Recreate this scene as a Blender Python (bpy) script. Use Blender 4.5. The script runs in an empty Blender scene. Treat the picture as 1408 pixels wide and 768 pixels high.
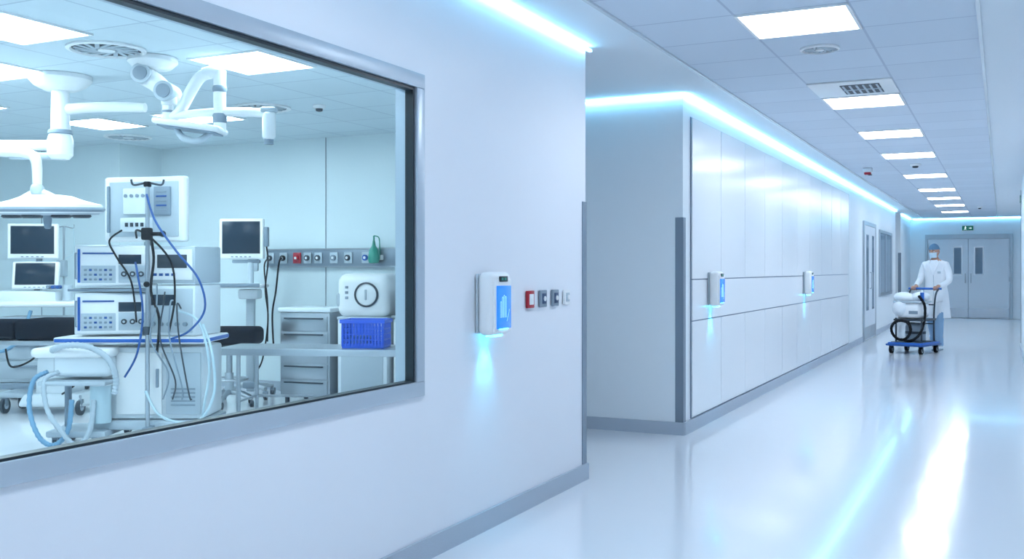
import bpy, bmesh, math, random
from mathutils import Matrix, Vector
random.seed(7)
S = bpy.context.scene
S.view_settings.view_transform = 'Standard'
S.view_settings.look = 'None'
S.view_settings.exposure = 0.5
R = math.radians

# ------------------------------------------------------------------ materials
def lin(c):
    o = []
    for v in c:
        v = v/255.0
        o.append(v/12.92 if v <= 0.04045 else ((v+0.055)/1.055)**2.4)
    return (o[0], o[1], o[2], 1)
def pr(name, col, rough=0.5, metal=0.0, em=None, es=0.0, coat=0.0, noise=0.0, nscale=60, bump=0.0, bscale=30, spec=0.5, crough=0.08):
    m = bpy.data.materials.new(name); m.use_nodes = True
    nt = m.node_tree; b = nt.nodes['Principled BSDF']
    b.inputs['Base Color'].default_value = lin(col)
    b.inputs['Roughness'].default_value = rough
    b.inputs['Metallic'].default_value = metal
    b.inputs['Coat Weight'].default_value = coat
    b.inputs['Coat Roughness'].default_value = crough
    b.inputs['Specular IOR Level'].default_value = spec
    if em:
        b.inputs['Emission Color'].default_value = lin(em)
        b.inputs['Emission Strength'].default_value = es
    if noise or bump:
        tc = nt.nodes.new('ShaderNodeTexCoord')
    if noise:
        n = nt.nodes.new('ShaderNodeTexNoise'); n.inputs['Scale'].default_value = nscale
        n.inputs['Detail'].default_value = 4
        nt.links.new(tc.outputs['Object'], n.inputs['Vector'])
        r = nt.nodes.new('ShaderNodeValToRGB')
        a = lin([max(0, v*(1-noise)) for v in col]); c = lin([min(255, v*(1+noise)) for v in col])
        r.color_ramp.elements[0].position = 0.35; r.color_ramp.elements[0].color = a
        r.color_ramp.elements[1].position = 0.65; r.color_ramp.elements[1].color = c
        nt.links.new(n.outputs['Fac'], r.inputs['Fac']); nt.links.new(r.outputs['Color'], b.inputs['Base Color'])
    if bump:
        n2 = nt.nodes.new('ShaderNodeTexNoise'); n2.inputs['Scale'].default_value = bscale
        n2.inputs['Detail'].default_value = 2
        nt.links.new(tc.outputs['Object'], n2.inputs['Vector'])
        bp = nt.nodes.new('ShaderNodeBump'); bp.inputs['Strength'].default_value = bump
        bp.inputs['Distance'].default_value = 0.01
        nt.links.new(n2.outputs['Fac'], bp.inputs['Height']); nt.links.new(bp.outputs['Normal'], b.inputs['Normal'])
        if coat: nt.links.new(bp.outputs['Normal'], b.inputs['Coat Normal'])
    return m
def tile_mat(name, col, line):
    m = pr(name, col, 0.85)
    nt = m.node_tree; b = nt.nodes['Principled BSDF']
    tc = nt.nodes.new('ShaderNodeTexCoord')
    br = nt.nodes.new('ShaderNodeTexBrick'); br.offset = 0; br.squash = 1
    br.inputs['Scale'].default_value = 1; br.inputs['Brick Width'].default_value = 0.6
    br.inputs['Row Height'].default_value = 0.6; br.inputs['Mortar Size'].default_value = 0.008
    br.inputs['Mortar Smooth'].default_value = 0.1
    br.inputs['Color1'].default_value = lin(col); br.inputs['Color2'].default_value = lin([v-5 for v in col])
    br.inputs['Mortar'].default_value = lin(line)
    nt.links.new(tc.outputs['Object'], br.inputs['Vector'])
    nt.links.new(br.outputs['Color'], b.inputs['Base Color'])
    return m

m_wall = pr('wall_paint', (236,239,246), 0.42, bump=0.02, bscale=220)
m_wall2 = pr('wall_paint_cool', (233,241,247), 0.45)
m_orwall = pr('or_wall_panel', (225,238,242), 0.35)
m_panel = pr('laminate_panel', (239,243,248), 0.22)
m_seam = pr('panel_seam', (120,135,155), 0.6)
m_plaster = pr('plaster', (230,238,245), 0.7)
m_tile = tile_mat('ceiling_tile', (217,228,241), (190,202,219))
m_ortile = tile_mat('or_ceiling_tile', (219,233,240), (188,206,218))
m_floor = pr('epoxy_floor', (233,236,242), 0.13, coat=0.22, noise=0.012, nscale=900, bump=0.03, bscale=4, spec=0.7, crough=0.05)
m_base = pr('speckled_baseboard', (176,188,202), 0.5, noise=0.12, nscale=350)
m_steel = pr('brushed_steel', (178,186,194), 0.32, 0.85)
m_frame = pr('window_frame_alu', (186,197,208), 0.35, 0.45)
m_guard = pr('corner_guard', (136,150,164), 0.4, 0.5)
m_dark = pr('dark_gasket', (18,34,44), 0.4)
m_white = pr('white_plastic', (240,242,244), 0.3)
m_white2 = pr('white_enamel', (226,234,240), 0.25)
m_grey = pr('grey_plastic', (134,150,165), 0.45)
m_lgrey = pr('light_grey_plastic', (184,197,207), 0.4)
m_dgrey = pr('dark_grey_plastic', (48,60,72), 0.5)
m_sock = pr('socket_insert_slate', (52,74,108), 0.45)
m_black = pr('black_rubber', (12,15,20), 0.6, spec=0.2)
m_pad = pr('black_vinyl_pad', (16,22,32), 0.85, spec=0.05)
m_screen = pr('dark_screen', (26,46,64), 0.2, spec=0.3)
m_blue = pr('blue_plastic', (25,95,185), 0.35)
m_bluec = pr('blue_cable', (24,80,150), 0.4)
m_crate = pr('blue_crate_plastic', (12,85,212), 0.4)
m_hose = pr('pale_blue_hose', (118,164,196), 0.4)
m_red = pr('red_plastic', (180,30,50), 0.4)
m_green = pr('green_plastic', (40,150,130), 0.4)
m_tubew = pr('milky_tube', (190,214,224), 0.3)
m_light = pr('light_diffuser', (255,255,255), 0.5, em=(235,245,255), es=15.0)
m_orlight = pr('or_light_diffuser', (255,255,255), 0.5, em=(235,250,255), es=15.5)
m_led = pr('led_strip', (200,240,255), 0.5, em=(138,216,255), es=8.0)
m_dispb = pr('dispenser_blue', (20,110,215), 0.2, em=(20,120,240), es=0.6, coat=0.5)
m_dispglow = pr('dispenser_glow', (90,220,255), 0.3, em=(70,205,255), es=6.0)
m_displine = pr('dispenser_line', (190,230,255), 0.3, em=(150,220,255), es=0.4)
m_skin = pr('skin', (190,144,124), 0.55)
m_coat = pr('white_coat_cloth', (236,240,245), 0.85, bump=0.3, bscale=14)
m_scrub = pr('light_blue_scrubs', (140,174,206), 0.85, bump=0.3, bscale=14)
m_cap = pr('surgical_cap', (92,130,160), 0.8)
m_mask = pr('surgical_mask', (196,218,232), 0.8)
m_bag = pr('white_bag', (230,236,241), 0.5, bump=0.5, bscale=16)
m_exit = pr('exit_sign_green', (10,95,80), 0.4, em=(10,110,90), es=0.3)
m_exitw = pr('exit_sign_white', (240,250,250), 0.4, em=(240,255,250), es=0.6)
m_door = pr('door_laminate', (216,225,234), 0.45)
m_doorglass = pr('door_vision_glass', (104,128,148), 0.1)

m_glass = bpy.data.materials.new('window_glass'); m_glass.use_nodes = True
nt = m_glass.node_tree; nt.nodes.clear()
o = nt.nodes.new('ShaderNodeOutputMaterial'); mx = nt.nodes.new('ShaderNodeMixShader')
tr = nt.nodes.new('ShaderNodeBsdfTransparent'); tr.inputs['Color'].default_value = (0.91,0.975,1.0,1)
gl = nt.nodes.new('ShaderNodeBsdfGlossy'); gl.inputs['Roughness'].default_value = 0.0
mx.inputs['Fac'].default_value = 0.03
nt.links.new(tr.outputs[0], mx.inputs[1]); nt.links.new(gl.outputs[0], mx.inputs[2]); nt.links.new(mx.outputs[0], o.inputs[0])

# ------------------------------------------------------------------ builder
class Asm:
    def __init__(self, name, loc=(0,0,0), rotz=0.0, single=False):
        self.name=name; self.loc=Vector(loc); self.rotz=rotz; self.p={}; self.M=Matrix.Identity(4); self.extra=[]; self.single=single
    def xf(self, loc=(0,0,0), rot=(0,0,0)):
        self.M = Matrix.Translation(loc) @ Matrix.Rotation(R(rot[2]),4,'Z') @ Matrix.Rotation(R(rot[1]),4,'Y') @ Matrix.Rotation(R(rot[0]),4,'X')
    def rst(self): self.M = Matrix.Identity(4)
    def add(self, part, mat, vs, fs, mtx=None, sm=None):
        d = self.p.setdefault(part, {'v':[], 'f':[], 'm':[], 'mats':[], 's':[]})
        if mat not in d['mats']: d['mats'].append(mat)
        mi = d['mats'].index(mat); o = len(d['v'])
        T = self.M @ mtx if mtx is not None else self.M
        d['v'] += [T @ Vector(v) for v in vs]
        d['f'] += [[i+o for i in f] for f in fs]
        d['m'] += [mi]*len(fs)
        d['s'] += sm if sm is not None else [True]*len(fs)
    def box(self, part, mat, c, s, bev=0.0, rot=(0,0,0), seg=2, taper=None):
        bm = bmesh.new(); bmesh.ops.create_cube(bm, size=1)
        for v in bm.verts:
            k = 1.0
            if taper and v.co.z > 0: k = taper
            v.co = Vector((v.co.x*s[0]*k, v.co.y*s[1]*k, v.co.z*s[2]))
        if bev: bmesh.ops.bevel(bm, geom=bm.edges[:], offset=min(bev, min(s)*0.49), segments=seg, affect='EDGES', profile=0.5)
        bm.verts.index_update(); bm.normal_update()
        vs=[v.co.copy() for v in bm.verts]; fs=[[v.index for v in f.verts] for f in bm.faces]
        sm=[max(abs(f.normal.x),abs(f.normal.y),abs(f.normal.z))<0.985 for f in bm.faces]; bm.free()
        T = Matrix.Translation(c) @ Matrix.Rotation(R(rot[2]),4,'Z') @ Matrix.Rotation(R(rot[1]),4,'Y') @ Matrix.Rotation(R(rot[0]),4,'X')
        self.add(part, mat, vs, fs, T, sm)
    def mm(self, part, mat, a, b, bev=0.0):
        self.box(part, mat, [(a[i]+b[i])/2 for i in range(3)], [abs(b[i]-a[i]) for i in range(3)], bev)
    def cyl(self, part, mat, p0, p1, r, r2=None, n=20):
        p0=Vector(p0); p1=Vector(p1); r2 = r if r2 is None else r2
        z=(p1-p0); L=z.length; q=z.to_track_quat('Z','Y').to_matrix().to_4x4()
        vs=[];fs=[]
        for k,(rr,zz) in enumerate(((r,0),(r2,L))):
            for i in range(n):
                a=2*math.pi*i/n; vs.append((rr*math.cos(a), rr*math.sin(a), zz))
        for i in range(n): fs.append([i,(i+1)%n,n+(i+1)%n,n+i])
        fs.append(list(range(n))[::-1]); fs.append(list(range(n,2*n)))
        self.add(part, mat, vs, fs, Matrix.Translation(p0)@q)
    def lathe(self, part, mat, prof, c=(0,0,0), n=32, rot=(0,0,0), sx=1, sy=1):
        vs=[];fs=[]
        for (r,z) in prof:
            for i in range(n):
                a=2*math.pi*i/n; vs.append((max(r,1e-4)*math.cos(a)*sx, max(r,1e-4)*math.sin(a)*sy, z))
        for j in range(len(prof)-1):
            for i in range(n):
                fs.append([j*n+i, j*n+(i+1)%n, (j+1)*n+(i+1)%n, (j+1)*n+i])
        fs.append(list(range(n))[::-1]); k=(len(prof)-1)*n; fs.append([k+i for i in range(n)])
        T = Matrix.Translation(c) @ Matrix.Rotation(R(rot[2]),4,'Z') @ Matrix.Rotation(R(rot[1]),4,'Y') @ Matrix.Rotation(R(rot[0]),4,'X')
        self.add(part, mat, vs, fs, T)
    def sph(self, part, mat, c, r, n=16, rot=(0,0,0)):
        if not hasattr(r,'__len__'): r=(r,r,r)
        prof=[(math.sin(math.pi*j/n), -math.cos(math.pi*j/n)) for j in range(n+1)]
        vs=[];fs=[];m=n*2
        for (a,z) in prof:
            for i in range(m):
                t=2*math.pi*i/m; vs.append((max(a,1e-3)*math.cos(t)*r[0], max(a,1e-3)*math.sin(t)*r[1], z*r[2]))
        for j in range(n):
            for i in range(m): fs.append([j*m+i,j*m+(i+1)%m,(j+1)*m+(i+1)%m,(j+1)*m+i])
        T = Matrix.Translation(c) @ Matrix.Rotation(R(rot[2]),4,'Z') @ Matrix.Rotation(R(rot[1]),4,'Y') @ Matrix.Rotation(R(rot[0]),4,'X')
        self.add(part, mat, vs, fs, T)
    def tube(self, part, mat, pts, r, n=8, sub=6, closed=False, rib=0.0, raw=False):
        P=[Vector(p) for p in pts]; rs = r if hasattr(r,'__len__') else [r]*len(P)
        Q=[];RR=[]
        if raw or len(P)<3: Q=P; RR=list(rs)
        else:
            N=len(P); segs = N if closed else N-1
            for i in range(segs):
                if closed: a,b,c,d=[P[(i+k)%N] for k in (-1,0,1,2)]; r0,r1=rs[i],rs[(i+1)%N]
                else: a=P[max(i-1,0)];b=P[i];c=P[i+1];d=P[min(i+2,N-1)]; r0,r1=rs[i],rs[i+1]
                for k in range(sub):
                    t=k/sub
                    Q.append(0.5*((2*b)+(c-a)*t+(2*a-5*b+4*c-d)*t*t+(3*b-a-3*c+d)*t**3)); RR.append(r0+(r1-r0)*t)
            if not closed: Q.append(P[-1]); RR.append(rs[-1])
        if rib: RR=[x*(1+(rib if i%2 else -rib)) for i,x in enumerate(RR)]
        vs=[];fs=[]; up=None; M=len(Q)
        for i,q in enumerate(Q):
            if closed: t=(Q[(i+1)%M]-Q[i-1])
            else: t=(Q[min(i+1,M-1)]-Q[max(i-1,0)])
            t = t.normalized() if t.length>1e-9 else Vector((0,0,1))
            if up is None:
                up = Vector((0,0,1)) if abs(t.z)<0.9 else Vector((1,0,0))
            x=(up-t*up.dot(t)); x = x.normalized() if x.length>1e-6 else t.orthogonal().normalized()
            up=x; y=t.cross(x)
            for k in range(n):
                a=2*math.pi*k/n; vs.append(q+x*math.cos(a)*RR[i]+y*math.sin(a)*RR[i])
        for i in range(M if closed else M-1):
            for k in range(n):
                j=(i+1)%M
                fs.append([i*n+k,i*n+(k+1)%n,j*n+(k+1)%n,j*n+k])
        if not closed:
            fs.append(list(range(n))[::-1]); fs.append([(M-1)*n+k for k in range(n)])
        self.add(part, mat, vs, fs)
    def poly(self, part, mat, pts, th, axis='Y'):
        n=len(pts); vs=[(p[0],0,p[1]) for p in pts]+[(p[0],th,p[1]) for p in pts]
        fs=[list(range(n)), [n+i for i in range(n)][::-1]]
        for i in range(n): fs.append([i,n+i,n+(i+1)%n,(i+1)%n])
        self.add(part, mat, vs, fs)
    def done(self):
        objs=[]
        for nm,d in self.p.items():
            me=bpy.data.meshes.new(nm); me.from_pydata([tuple(v) for v in d['v']],[],d['f'])
            for m in d['mats']: me.materials.append(m)
            me.polygons.foreach_set('material_index', d['m'])
            me.polygons.foreach_set('use_smooth',d['s'])
            bm=bmesh.new(); bm.from_mesh(me); bmesh.ops.recalc_face_normals(bm, faces=bm.faces[:]); bm.to_mesh(me); bm.free()
            me.set_sharp_from_angle(angle=R(38)); me.update()
            ob=bpy.data.objects.new(self.name if (self.single or len(self.p)==1 and not self.extra) else nm, me)
            S.collection.objects.link(ob); objs.append(ob)
        if len(objs)==1 and not self.extra:
            objs[0].location=self.loc; objs[0].rotation_euler[2]=R(self.rotz); return objs[0]
        e=bpy.data.objects.new(self.name,None); S.collection.objects.link(e)
        e.location=self.loc; e.rotation_euler[2]=R(self.rotz); e.empty_display_size=0.1
        for o_ in objs+self.extra: o_.parent=e
        return e
def slab(name, mat, a, b, bev=0):
    A=Asm(name, a); A.mm(name, mat, (0,0,0), [b[i]-a[i] for i in range(3)], bev); return A.done()

H=2.70; CY=26.1
# ------------------------------------------------------------------ shell
slab('floor', m_floor, (-12.2,-4.2,-0.1), (1.6,29.8,0))
A=Asm('wall_left'); X0,X1=-2.43,-2.34; wy0,wy1,wz0,wz1=0.5,3.80,0.79,2.13
A.mm('w',m_wall,(X0,-4.0,0),(X1,wy0,H)); A.mm('w',m_wall,(X0,wy1,0),(X1,5.82,H))
A.mm('w',m_wall,(X0,wy0,0),(X1,wy1,wz0)); A.mm('w',m_wall,(X0,wy0,wz1),(X1,wy1,H)); A.done()
slab('wall_passage', m_wall2, (-3.56,5.62,0), (-2.431,5.82,H))
slab('wall_passage_end', m_wall2, (-3.56,5.821,0), (-3.501,8.629,H))
slab('wall_panelled', m_wall2, (-3.50,7.69,0), (-2.265,25.2,H))
slab('wall_side_passage_end', m_wall2, (-3.65,25.201,0), (-3.501,29.499,H))
slab('wall_left_far', m_wall2, (-3.50,26.6,0), (-2.27,29.499,H))
slab('wall_end', m_wall2, (-3.65,29.5,0), (1.55,29.7,H))
slab('wall_right', m_wall2, (1.4,-4.0,0), (1.55,13.999,H))
slab('wall_right_projection', m_wall2, (0.28,14.0,0), (1.55,18.4,H))
slab('wall_right_far', m_wall2, (0.9,18.401,0), (1.55,29.499,H))
slab('wall_back', m_wall2, (-2.43,-4.16,0), (1.55,-4.001,H))
slab('wall_or_back', m_orwall, (-8.75,8.63,0), (-3.501,8.78,H))
slab('wall_or_step', m_orwall, (-8.90,8.02,0), (-8.751,8.78,H))
slab('wall_or_back_left', m_orwall, (-12.0,8.02,0), (-8.901,8.17,H))
slab('wall_or_left', m_orwall, (-12.15,-0.5,0), (-12.001,8.17,H))
slab('wall_or_near', m_orwall, (-12.15,-0.66,0), (-2.431,-0.501,H))
# ceilings
ti=Asm('ceiling_tiles',(-1.92,-4.15,H)); ti.mm('t',m_tile,(0,0,0),(1.80,33.65,0.05)); ti.done()
ce=Asm('ceiling')
ce.mm('c',m_plaster,(-2.43,-4.15,H),(-1.925,29.7,H+0.05))
ce.mm('c',m_plaster,(-3.56,5.62,H),(-2.43,29.7,H+0.05))
ce.mm('c',m_plaster,(-0.115,-4.15,H),(1.55,29.7,H+0.05)); ce.done()
tr_=Asm('trim_ceiling_edge')
for x in (-1.935,-0.125): tr_.mm('t',m_white2,(x,-4,H-0.012),(x+0.02,29.4,H-0.001))
tr_.done()
c2=Asm('ceiling_or',(-12.15,-0.65,H)); c2.mm('c',m_ortile,(0,0,0),(8.59,9.45,0.05)); c2.mm('c',m_ortile,(8.59,0,0),(9.72,6.27,0.05)); c2.done()

# baseboards
def bb(name,a,b): slab(name,m_base,(a[0],a[1],0.0),(b[0],b[1],0.10),0)
bb('baseboard_left',(-2.339,-4,0),(-2.322,5.835))
bb('baseboard_left_return',(-3.5,5.821,0),(-2.3395,5.837))
bb('baseboard_panelled_front',(-3.5,7.673,0),(-2.249,7.689))
bb('baseboard_panelled',(-2.264,7.69,0),(-2.244,18.9))
bb('baseboard_panelled_far',(-2.264,21.0,0),(-2.247,25.2))
bb('baseboard_left_far',(-2.269,26.6,0),(-2.252,29.48))
bb('baseboard_end_left',(-2.25,29.48,0),(-1.95,29.499))
bb('baseboard_right_projection',(0.262,14.0,0),(0.279,18.4))
bb('baseboard_right',(1.382,-4,0),(1.399,13.98))
bb('baseboard_or_back',(-8.75,8.61,0),(-3.57,8.629))
bb('baseboard_or_left',(-12.0,8.0,0),(-8.75,8.019))

A=Asm('trim_or_wall_seam')
for x in (-10.0,): A.mm('s',m_grey,(x,8.014,0.1),(x+0.008,8.019,H))
for x in (-6.42,): A.mm('s',m_grey,(x,8.624,0.1),(x+0.008,8.629,H))
A.done()
# corner guards
A=Asm('corner_guard'); A.mm('g',m_guard,(-2.339,5.76,0.10),(-2.334,5.826,1.73)); A.mm('g',m_guard,(-2.40,5.821,0.10),(-2.334,5.826,1.73)); A.done()
A=Asm('corner_guard'); A.mm('g',m_guard,(-2.325,7.683,0.10),(-2.259,7.689,1.72)); A.mm('g',m_guard,(-2.264,7.683,0.10),(-2.259,7.75,1.72)); A.done()
A=Asm('corner_guard'); A.mm('g',m_guard,(0.272,18.34,0.10),(0.279,18.405,2.6)); A.mm('g',m_guard,(0.272,18.401,0.10),(0.34,18.406,2.6)); A.done()
A=Asm('corner_guard'); A.mm('g',m_guard,(-2.33,26.592,0.1),(-2.262,26.599,1.72)); A.mm('g',m_guard,(-2.269,26.592,0.1),(-2.262,26.66,1.72)); A.done()

# LED strips
def led(name,a,b): slab(name,m_led,a,b)
led('led_strip',(-2.322,-3.9,2.668),(-2.304,5.84,2.682))
led('led_strip',(-3.45,7.652,2.668),(-2.245,7.670,2.682))
led('led_strip',(-2.245,7.672,2.668),(-2.227,25.2,2.682))
led('led_strip',(-2.25,26.60,2.668),(-2.232,29.4,2.682))
led('led_strip',(-2.2,29.46,2.668),(0.88,29.478,2.682))
# light panels
def panel(x,y,mat=m_light,w=0.60,nm='ceiling_light_panel'):
    A=Asm(nm,(x,y,H)); f=0.018
    A.mm('trim',m_white,(0,0,-0.012),(w,f,-0.001)); A.mm('trim',m_white,(0,w-f,-0.012),(w,w,-0.001))
    A.mm('trim',m_white,(0,f,-0.012),(f,w-f,-0.001)); A.mm('trim',m_white,(w-f,f,-0.012),(w,w-f,-0.001))
    A.mm('diffuser',mat,(f,f,-0.008),(w-f,w-f,-0.001)); A.done()
for y in (-3.0,-0.2,2.45,5.45,8.40,10.6,12.75,15.7,18.6,20.9,23.3,26.0): panel(-1.32,y)  # nearest panels, behind and above the view, are unseen, added as fill light
for (x,y) in ((-4.82,4.97),(-5.42,3.62),(-6.62,4.35),(-8.02,6.55),(-6.86,6.62),(-8.25,5.22),(-4.0,2.4),(-6.6,2.2),(-9.0,2.5),(-10.0,5.0),(-4.0,0.4),(-7.5,0.4)): panel(x,y,m_orlight,0.6,'or_ceiling_light_panel')

# ceiling fittings
def round_vent(name,x,y,r=0.19):
    A=Asm(name,(x,y,H))
    A.lathe('rim',m_white,[(r,-0.001),(r,-0.012),(r*0.9,-0.018),(r*0.86,-0.006),(r*0.86,-0.001)])
    A.lathe('dark_back',m_dgrey,[(r*0.86,-0.001),(r*0.86,-0.003)])
    for k in range(16):
        a=2*math.pi*k/16; A.box('vane',m_lgrey,(math.cos(a)*r*.52,math.sin(a)*r*.52,-0.009),(r*.6,r*0.11,0.006),0,(0,0,math.degrees(a)+25))
    A.lathe('hub',m_white,[(r*.22,-0.003),(r*.22,-0.016),(r*.1,-0.02)],n=20)
    A.done()
round_vent('ceiling_air_diffuser',-1.03,6.5,0.12)
for p in ((-5.07,4.54),(-5.7,6.77),(-8.24,7.66)): round_vent('ceiling_air_diffuser',p[0],p[1],0.24)
A=Asm('ceiling_air_grille',(-1.32,7.72,H))
A.mm('plate',m_white,(0,0,-0.012),(0.6,0.62,-0.001),0.003)
A.mm('dark_slot',m_dgrey,(0.22,0.12,-0.015),(0.50,0.52,-0.0125))
for i in range(6): A.mm('louvre',m_lgrey,(0.235+i*0.048,0.13,-0.019),(0.250+i*0.048,0.51,-0.015))
A.mm('louvre',m_lgrey,(0.22,0.31,-0.020),(0.50,0.33,-0.015))
A.done()
def smoke(name,x,y,mat=m_white,r=0.055):
    A=Asm(name,(x,y,H)); A.lathe('base',m_white,[(r,-0.001),(r,-0.015),(r*.8,-0.03)],n=24); A.lathe('sensor',mat,[(r*.55,-0.03),(r*.5,-0.05),(r*.2,-0.055)],n=20); A.done()
smoke('smoke_detector',-5.2,6.9,m_dgrey); smoke('smoke_detector',-1.03,14.2,m_dgrey,0.07); smoke('smoke_detector',-0.45,24.5,m_dgrey)
A=Asm('fire_alarm_beacon',(-1.66,14.5,H)); A.box('base',m_white,(0,0,-0.03),(0.12,0.1,0.058),0.01); A.box('lens',m_red,(0,0,-0.075),(0.09,0.07,0.032),0.01); A.box('sounder',m_dgrey,(0.03,0,-0.095),(0.05,0.05,0.012),0.003); A.done()

# ------------------------------------------------------------------ window
A=Asm('window_1'); g=0.065
fy0,fy1,fz0,fz1=wy0-0.05,wy1+0.055,wz0-0.045,wz1+0.05
A.mm('casing',m_frame,(-2.339,fy0,fz1-g),(-2.322,fy1,fz1),0.003); A.mm('casing',m_frame,(-2.339,fy0,fz0),(-2.322,fy1,fz0+g),0.003)
A.mm('casing',m_frame,(-2.339,fy1-g,fz0+g),(-2.3225,fy1,fz1-g),0.003); A.mm('casing',m_frame,(-2.339,fy0,fz0+g),(-2.3225,fy0+g,fz1-g),0.003)
for (a,b) in (((-2.435,wy0,wz0+.001),(-2.34,wy1,wz0+0.014)),((-2.435,wy0,wz1-0.014),(-2.34,wy1,wz1-.001)),((-2.435,wy1-0.014,wz0+.014),(-2.34,wy1-.001,wz1-.014)),((-2.435,wy0+.001,wz0+.014),(-2.34,wy0+0.014,wz1-.014))):
    A.mm('lining',m_frame,a,b)
q=0.014; k=0.014
for (a,b) in (((-2.375,wy0+q,wz0+q),(-2.335,wy1-q,wz0+q+k)),((-2.375,wy0+q,wz1-q-k),(-2.335,wy1-q,wz1-q)),((-2.375,wy1-q-k,wz0+q+k),(-2.335,wy1-q,wz1-q-k)),((-2.375,wy0+q,wz0+q+k),(-2.335,wy0+q+k,wz1-q-k))):
    A.mm('gasket',m_dark,a,b)
A.mm('glass_pane',m_glass,(-2.358,wy0+q+k,wz0+q+k),(-2.352,wy1-q-k,wz1-q-k))
A.done()

# ------------------------------------------------------------------ panels on the far block
A=Asm('wall_cladding_panels')
ys=[7.90,8.83,9.74,10.66,11.58,12.50,13.42,14.34,15.26,16.18,17.10]
A.mm('backing',m_seam,(-2.264,7.89,0.105),(-2.256,17.11,2.54))
for i in range(10):
    a,b=ys[i]+0.005,ys[i+1]-0.005
    A.mm('upper_panel',m_panel,(-2.262,a,1.233),(-2.249,b,2.535))
    A.mm('lower_panel',m_panel,(-2.262,a,0.115),(-2.249,b,0.886))
A.mm('rail_band',m_panel,(-2.262,7.905,0.896),(-2.249,17.095,1.223))
A.done()

# ------------------------------------------------------------------ doors and windows down the corridor
A=Asm('door_1',(-2.262,19.95,0),90)
w=1.75; hh=2.12
A.mm('frame',m_steel,(-w/2-0.07,-0.03,0),(-w/2,-0.001,hh+0.07)); A.mm('frame',m_steel,(w/2,-0.03,0),(w/2+0.07,-0.001,hh+0.07)); A.mm('frame',m_steel,(-w/2,-0.03,hh),(w/2,-0.001,hh+0.07))
for s in (-1,1):
    c=s*w/4; A.mm('leaf',m_door,(c-w/4+0.004,-0.02,0.01),(c+w/4-0.004,-0.002,hh-0.005))
    A.mm('vision_panel',m_doorglass,(c-0.14,-0.024,0.55),(c+0.2,-0.021,1.95)); A.mm('kick_plate',m_steel,(c-w/4+0.02,-0.023,0.03),(c+w/4-0.02,-0.0205,0.25))
    A.tube('handle',m_steel,[(s*0.06,-0.022,0.95),(s*0.06,-0.06,0.95),(s*0.06,-0.06,1.25),(s*0.06,-0.022,1.25)],0.01,raw=True)
A.done()
A=Asm('window_2',(-2.262,22.85,0),90); w=2.5
A.mm('frame',m_steel,(-w/2,-0.03,0.76),(w/2,-0.001,0.82)); A.mm('frame',m_steel,(-w/2,-0.03,2.06),(w/2,-0.001,2.12))
for x in (-w/2,-0.03,w/2-0.06): A.mm('frame',m_steel,(x,-0.03,0.82),(x+0.06,-0.001,2.06))
A.mm('glass_pane',m_doorglass,(-w/2+0.06,-0.012,0.82),(w/2-0.06,-0.002,2.06)); A.done()
A=Asm('door_2',(-0.82,29.498,0)); w=2.0; hh=2.13
A.mm('frame',m_lgrey,(-w/2-0.07,-0.05,0),(-w/2,-0.001,hh+0.12)); A.mm('frame',m_lgrey,(w/2,-0.05,0),(w/2+0.07,-0.001,hh+0.12)); A.mm('frame',m_lgrey,(-w/2,-0.05,hh),(w/2,-0.001,hh+0.12))
A.mm('meeting_seal',m_grey,(-0.008,-0.028,0.01),(0.008,-0.002,hh))
for s in (-1,1):
    c=s*w/4; A.mm('leaf',m_door,(c-w/4+0.008,-0.03,0.01),(c+w/4-0.008,-0.002,hh-0.005))
    A.mm('vision_frame',m_steel,(s*0.26-0.12,-0.034,1.16),(s*0.26+0.12,-0.0305,1.92)); A.mm('vision_panel',m_doorglass,(s*0.26-0.09,-0.037,1.19),(s*0.26+0.09,-0.0345,1.89))
    A.mm('kick_plate',m_steel,(c-w/4+0.02,-0.034,0.02),(c+w/4-0.02,-0.0305,0.27))
    A.tube('handle',m_steel,[(s*0.07,-0.032,0.95),(s*0.07,-0.08,0.95),(s*0.07,-0.08,1.2),(s*0.07,-0.032,1.2)],0.012,raw=True)
A.box('hinge',m_steel,(-w/2,-0.055,1.05),(0.05,0.02,0.12)); A.box('hinge',m_steel,(w/2,-0.055,1.05),(0.05,0.02,0.12))
A.done()
A=Asm('exit_sign',(-0.83,29.40,2.41)); A.box('housing',m_white,(0,0.035,0),(0.30,0.06,0.15),0.006); A.mm('face',m_exit,(-0.135,0.0,-0.06),(0.135,0.0045,0.06))
A.M=Matrix.Translation((-0.06,-0.004,0))
A.lathe('pictogram',m_exitw,[(0.012,0),(0.012,0.003)],(0.005,0.003,0.042),12,(90,0,0))
for p in (((0,0.028),(0.014,0.028),(0.006,-0.01),(-0.010,-0.01)),((-0.01,-0.01),(0.006,-0.01),(0.03,-0.045),(0.018,-0.048)),((-0.01,-0.01),(0.0,-0.01),(-0.022,-0.045),(-0.034,-0.042)),((0.01,0.026),(0.034,0.005),(0.028,0.0),(0.008,0.014)),((0.0,0.026),(-0.026,0.012),(-0.022,0.005),(0.002,0.014))):
    A.poly('pictogram',m_exitw,p,0.003)
A.M=Matrix.Translation((0.06,-0.004,0)); A.poly('pictogram',m_exitw,((-0.03,0.008),(0.01,0.008),(0.01,0.025),(0.04,0),(0.01,-0.025),(0.01,-0.008),(-0.03,-0.008)),0.003)
A.rst(); A.done()

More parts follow.
